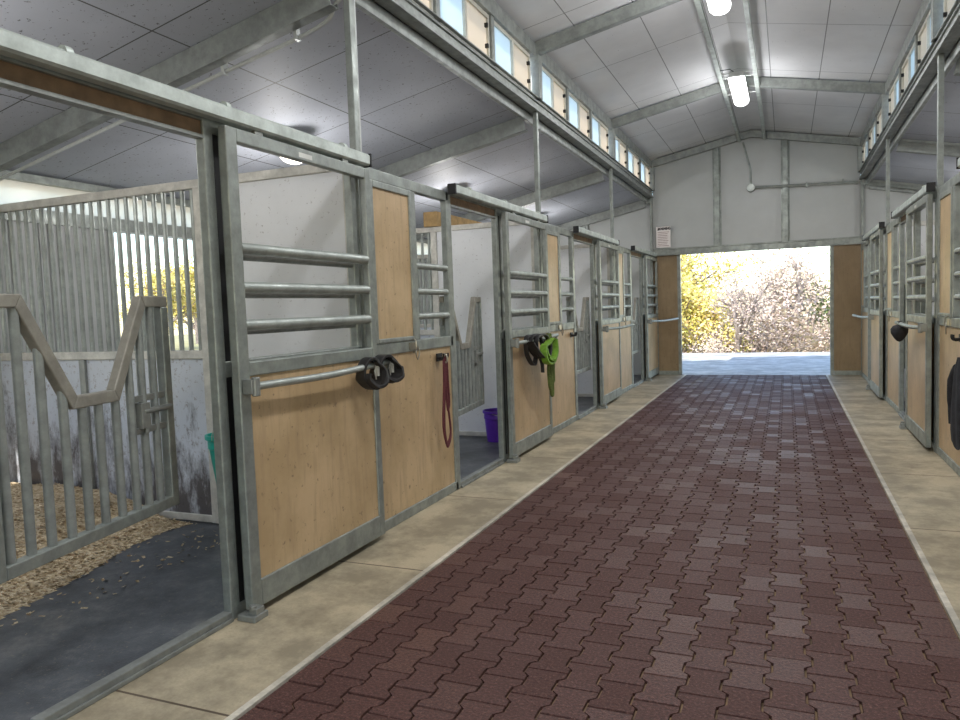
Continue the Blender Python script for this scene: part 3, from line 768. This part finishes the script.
# halter with lime green noseband on the second door
r = empty('horse_halter', lw(-1, POSTS[1], .13, 3.02, 1.13)); r.scale = (1.5, 1.45, 1.15); tag(r, 'black and lime green halter with olive rope on the second left door', 'halter')
m = MB()
for (cy, w, h, dx) in ((-.10, .20, .17, .02), (-.02, .24, .20, .04), (-.16, .14, .22, .0), (.02, .20, .14, -.01)):
    strap(m, [(dx, cy-w/2, 0), (dx, cy, .03), (dx, cy+w/2, 0), (dx+.02, cy+w/2, -h*.5), (dx+.02, cy+w*.1, -h), (dx, cy-w*.4, -h*.6)], .03, .014)
strap(m, [(.03, -.06, -.15), (.04, -.03, -.22), (.04, -.02, -.30)], .025, .008, False)
strap(m, [(.03, -.25, -.02), (.05, -.18, -.11), (.05, -.05, -.17), (.04, .03, -.10)], .06, .012, False)
m.build('black_strap', 'leather', r, .002, True)
m = MB()
for (cy, w, h, dx) in ((.05, .20, .20, .06), (.10, .16, .16, .045)):
    strap(m, [(dx, cy-w/2, -.08), (dx, cy, -.05), (dx, cy+w/2, -.02), (dx+.02, cy+w*.5, -h*.6), (dx+.02, cy+w*.1, -h*1.1), (dx+.02, cy-w*.6, -h)], .045, .018)
strap(m, [(.07, -.04, -.17), (.08, .06, -.2), (.08, .14, -.13), (.07, .16, -.02)], .055, .02, False)
m.build('green_strap', 'green', r, .002, True)
m = MB()
for dy, ln in ((.10, .46), (.13, .52), (.16, .40)):
    m.tube(smooth_path([(.04, dy, .03), (.06, dy+.01, -.1), (.05, dy-.02, -ln*.6), (.05, dy, -ln*.95), (.05, dy+.035, -ln), (.05, dy+.04, -ln*.7), (.06, dy+.03, -.15)], 5), .011, 8)
m.build('lead_rope', 'olive', r, 0, True)
# nosebag on the right swung bar
bp = lw(1, POSTS[3], .19, 2.86, 1.13); r = empty('nosebag', bp); tag(r, 'black cloth nosebag hanging from the outswung bar on the right', 'nosebag')
m = MB(); m.lathe((0, 0, 0), [(.02, .005), (.06, -.01), (.08, -.04), (.078, -.08), (.05, -.13), (.025, -.16), (0, -.17)], 20); m.build('bag', 'jacket', r, 0, True)
for v in m.v: pass
m = MB(); strap(m, [(0, -.09, -.03), (0, -.05, .03), (0, .05, .03), (0, .09, -.03)], .03, .006, False); m.build('strap', 'leather', r, 0, True)
# jacket at the right edge
r = empty('jacket', lw(1, POSTS[2], .10, 1.60, .98)); r.scale = (.8, .62, .8); tag(r, 'dark jacket hanging at the closed gate on the right, cut by the photo edge', 'jacket')
m = MB(); rings = []
prof = [(0.0, .03, .03), (-.10, .10, .05), (-.25, .17, .06), (-.45, .20, .07), (-.65, .23, .07), (-.78, .24, .06)]
n = 40
for z, wy, wx in prof:
    for k in range(n):
        t = 2*PI*k/n; rr = 1+.10*math.sin(5*t)+.05*math.sin(9*t+z*4)
        m.v.append((max(-.095, wx*rr*math.cos(t)-.0), wy*rr*math.sin(t), z + (.03*math.sin(3*t) if z < -.7 else 0)))
for i in range(len(prof)-1):
    for k in range(n): m.f.append((i*n+k, i*n+(k+1) % n, (i+1)*n+(k+1) % n, (i+1)*n+k)); m.t.append(0)
m.f.append(tuple(range(n))); m.t.append(0)
m.build('body', 'jacket', r, 0, True)
m = MB(); m.tube(smooth_path([(-.01, .08, -.10), (-.03, .19, -.22), (-.02, .27, -.45), (-.01, .29, -.62)], 5), [.05]*5+[.055]*5+[.05]*6, 12); m.build('sleeve', 'jacket', r, 0, True)
m = MB(); m.tube(smooth_path([(.0, .0, -.03), (.03, 0, .08), (.13, 0, .30), (.20, 0, .385), (.255, 0, .37), (.27, 0, .25)], 5), .010, 8); m.build('hanging_loop', 'leather', r, 0, True)
# small latch plate on the nearest right posts
for yy, lb in ((2.33, 'galvanised latch box on the jamb beside the middle right stall door'), (-.0, '')):
    if not lb: continue
    q = lw(1, POSTS[3], .0, yy, 1.08); r = empty('latch_box', q); tag(r, lb, 'latch')
    MB().box(-.03, 0, -.03, .03, -.06, .08).build('plate', 'brass', r, .004)
    MB().tube([(-.035, 0, -.02), (-.035, 0, .06)], .012, 10).build('pin', 'galvdark', r, 0, True)

# buckets
def bucket(loc, h, r0, r1, mat, lab, hang=False):
    r = empty('bucket', loc); tag(r, lab, 'bucket')
    m = MB(); m.lathe((0, 0, 0), [(0, 0), (r0, 0), (r0+(r1-r0)*.72, h*.72), (r0+(r1-r0)*.72+.008, h*.74), (r1-.004, h*.9), (r1+.012, h*.92), (r1+.012, h), (r1-.004, h), (r1-.010, h*.9), (r0+(r1-r0)*.5-.006, h*.5), (r0-.006, .008), (0, .008)], 32)
    m.build('pail', mat, r, 0, True)
    hm = MB(); pts = [(0, (r1+.014)*math.cos(a), h*.93 + ((r1*1.1)*math.sin(a) if hang else 0)) if hang else ((r1+.016)*math.cos(a)*.0+.0 + (r1+.02)*math.sin(a)*.95, (r1+.016)*math.cos(a), h*.93-.05*math.sin(a)) for a in [PI*i/14 for i in range(15)]]
    hm.tube(pts, .003, 6); hm.build('handle', 'brass', r, 0, True)
    return r
bucket((-2.94, 7.49, -.01), .34, .12, .15, 'purple', 'purple plastic bucket on the floor of the second stall on the left')
bucket((-3.45, 3.85, .33), .34, .085, .13, 'teal', 'teal bucket hanging on the white wall of the nearest stall', True)
o = MB().beam((-3.73, 7.62, 2.475), (-3.73, 11.38, 2.475), .17, .165).build('timber_beam', 'wood', None, .004); tag(o, 'pale square timber beam lying across the tops of the partitions', 'beam')

# ------------------------------------------------------------------ bedding
def bedding():
    m = MB(); nx, ny = 46, 34; x0, x1, y0, y1 = -6.05, -3.55, .6, 3.96
    from mathutils import noise as mn
    def hgt(x, y):
        e = -3.70-.10*math.sin(y*2.3)-.26*(y > 3.2)*(y-3.2)+.12*mn.noise(Vector((x*2, y*2, 3)))
        t = max(0, min(1, (e-x)/.9)); return -.012 + .19*(t*t*(3-2*t)) + .03*mn.noise(Vector((x*3, y*3, 0)))*min(1, t*4) + .008*mn.noise(Vector((x*22, y*22, 0)))*min(1, t*6) + (.006 if t > 0 else -.02)
    base = []
    for j in range(ny*2+1):
        for i in range(nx*2+1):
            x = x0+(x1-x0)*i/(nx*2); y = y0+(y1-y0)*j/(ny*2); m.v.append((x, y, hgt(x, y)))
    W = nx*2+1
    for j in range(ny*2):
        for i in range(nx*2): m.f.append((j*W+i, j*W+i+1, (j+1)*W+i+1, (j+1)*W+i)); m.t.append(0)
    rnd = random.Random(3)
    for _ in range(9000):
        y = rnd.uniform(y0, y1); x = -3.3-abs(rnd.gauss(0, 1.1)); 
        if x < x0: continue
        z = max(hgt(x, y), -.009)+rnd.uniform(.001, .012)
        if hgt(x, y) < -.015 and rnd.random() < .86: continue
        if x > -3.9 and rnd.random() < .5: continue
        a = rnd.uniform(0, PI); l = rnd.uniform(.006, .018); w_ = rnd.uniform(.004, .009); tl = rnd.uniform(-.006, .006)
        u = Vector((math.cos(a)*l, math.sin(a)*l, tl)); v = Vector((-math.sin(a)*w_, math.cos(a)*w_, rnd.uniform(-.003, .003))); q = Vector((x, y, z))
        m.poly([q-u-v, q+u-v, q+u+v, q-u+v], [(0, 1, 2, 3)])
    return m
o = bedding().build('wood_shavings', 'shav', None, 0, True); tag(o, 'heap of pale wood shavings on the floor of the nearest stall', 'bedding', None, 'stuff')

# ------------------------------------------------------------------ outdoors
g = MB().box(-8.5, 9, YE+.05, 21.4, -.2, -.005); struct('floor', g, 'apron', 'pale concrete apron outside the far doorway')
def ground():
    m = MB(); 
    def h(x, y):
        d = max(0, y-21.4); e = -min(1.6, d*.4)*max(0, min(1, (x+20)/8)) if d > 0 else -.03
        return e
    xs = [-60, -45, -30, -22, -16, -12, -9, -6, -3, 0, 3, 6, 10, 16, 25, 40, 60]; ys = [-20, 0, 8, 15, 18, 21.4, 22.5, 24, 26, 28, 34, 42, 55, 80]
    for y in ys:
        for x in xs: m.v.append((x, y, h(x, y)-.02))
    W = len(xs)
    for j in range(len(ys)-1):
        for i in range(W-1): m.f.append((j*W+i, j*W+i+1, (j+1)*W+i+1, (j+1)*W+i)); m.t.append(0)
    return m
gm = ground(); gm.v = [(x, y, (z-.16)) for x, y, z in gm.v]
struct('ground', gm, 'grass', 'dry grassy ground falling away behind the apron')
struct('ground', MB().box(-26, XL-OW-.1, YB-10, 32, -.2, -.03), 'soil', 'gravel yard outside the left stalls')
struct('ground', MB().box(XR+OW+.1, 16, YB-10, 15, -.2, -.03), 'soil', 'gravel yard outside the right stalls')

def tree_mesh(seed, H, spread, nleaf, ls, leafmat, levels=4, twig=.012, up=.35, clump=.5):
    rnd = random.Random(seed); wood = MB(); tips = []
    def grow(p, d, ln, r, lv):
        pts = [p]; q = p.copy(); dd = d.copy(); n = 4
        for i in range(n):
            dd = (dd + Vector((rnd.gauss(0, .16), rnd.gauss(0, .16), rnd.gauss(.04, .08)))).normalized(); q = q+dd*ln/n; pts.append(q.copy())
        wood.tube(pts, [r*(1-.45*i/n) for i in range(n+1)], 5 if lv < 3 else 4)
        tips.extend([(x, lv) for x in pts[1:]])
        if lv >= levels: return
        for _ in range(rnd.choice((3, 3, 4)) if lv else 5):
            t = rnd.uniform(.3, 1); b = pts[min(n, int(t*n)+0)]
            nd = (dd*.55 + Vector((rnd.gauss(0, 1), rnd.gauss(0, 1), rnd.gauss(up, .5))).normalized()*spread).normalized()
            grow(b, nd, ln*rnd.uniform(.55, .8), max(twig, r*.5), lv+1)
    grow(Vector((0, 0, 0)), Vector((rnd.gauss(0, .08), rnd.gauss(0, .08), 1)), H*.36, H*.018, 0)
    lf = MB(); far = [x for x, lv in tips if lv >= levels-1]
    for _ in range(nleaf):
        c = rnd.choice(far) + Vector((rnd.gauss(0, clump), rnd.gauss(0, clump), rnd.gauss(0, clump)))*.35
        a = Vector((rnd.gauss(0, 1), rnd.gauss(0, 1), rnd.gauss(0, 1))).normalized(); b = a.orthogonal().normalized()
        s1 = ls*rnd.uniform(.6, 1.3); s2 = s1*.6
        lf.poly([c-a*s1, c+b*s2, c+a*s1, c-b*s2], [(0, 1, 2, 3)], min(.999, max(.001, rnd.gauss(.5, .22))))
    return wood, lf
protos = []
def make_tree(kind, seed, H, spread, nleaf, ls, leafmat, **kw):
    w_, l_ = tree_mesh(seed, H, spread, nleaf, ls, leafmat, **kw)
    r = empty(kind); w_.build('branches', 'bark', r); l_.build('foliage', leafmat, r); return r
T = {'y': make_tree('yellow_tree', 11, 7.0, .9, 9500, .055, 'leaf_yellow'),
     'b': make_tree('bare_tree', 5, 7.6, .95, 2400, .05, 'leaf_pink', levels=4),
     's': make_tree('thicket_shrub', 23, 4.6, 1.2, 3800, .05, 'leaf_pink', levels=4, up=.2, clump=.8),
     'g': make_tree('pine_tree', 31, 7.0, .8, 4200, .07, 'leaf_green', levels=3, clump=.9)}
spots = [('y', -3.75, 27.0, 1.12, 0, 'yellow-leaved tree at the left of the far doorway, nearest the apron'),
 ('y', -4.6, 31, 1.5, 2, 'taller yellow tree behind the first, at the left edge of the doorway'),
 ('b', -1.5, 25.6, 1.0, .5, 'bare branching tree with pinkish twigs, left of the middle of the doorway'),
 ('b', -.6, 31.5, 1.25, 2.1, 'bare pinkish tree behind the thicket in the middle of the doorway'),
 ('s', -2.2, 24.2, .7, 1.0, 'low russet shrub at the edge of the apron, under the yellow tree'),
 ('s', -.9, 28.5, 1.55, 2.6, 'russet shrub thicket in the middle of the doorway'),
 ('s', .5, 26, 1.2, 4.0, 'russet shrub thicket at the right of the doorway'),
 ('s', 1.9, 28, 1.2, 5.2, 'russet thicket beside the right door jamb'),
 ('s', -3.6, 30, 1.5, 3.3, 'russet thicket behind the yellow tree'),
 ('g', 1.3, 36, 1.35, 0, 'thin dull green tree standing up at the right against the sky'),
 ('s', -.6, 35, 2.1, .3, 'tall pale thicket behind, right of the middle of the doorway'),
 ('b', 2.6, 31, .8, 3.0, 'bare tree behind the right door jamb'),
 ('y', -31, 29.5, 1.25, 1.2, 'yellow tree seen through the barred grille of the nearest stall'),
 ('y', -36, 38, 1.5, 3.2, 'yellow tree farther off behind the grille'),
 ('g', -38, 30, 1.2, 1.4, 'green tree in the yard left of the barn'),
 ('y', -28, 34, 1.2, 5, 'yellow tree far out beyond the left stalls')]
uu = set()
for k, x, y, sc, rz, lab in spots:
    r = T[k] if k not in uu else copy_tree(T[k]); uu.add(k)
    d = max(0, y-21.4); z = -.25 if x < -20 else -min(1.6, d*.4)-.22
    r.location = (x, y, z); r.rotation_euler = (0, 0, rz); r.scale = (sc,)*3
    tag(r, lab, 'tree', 'trees outside')
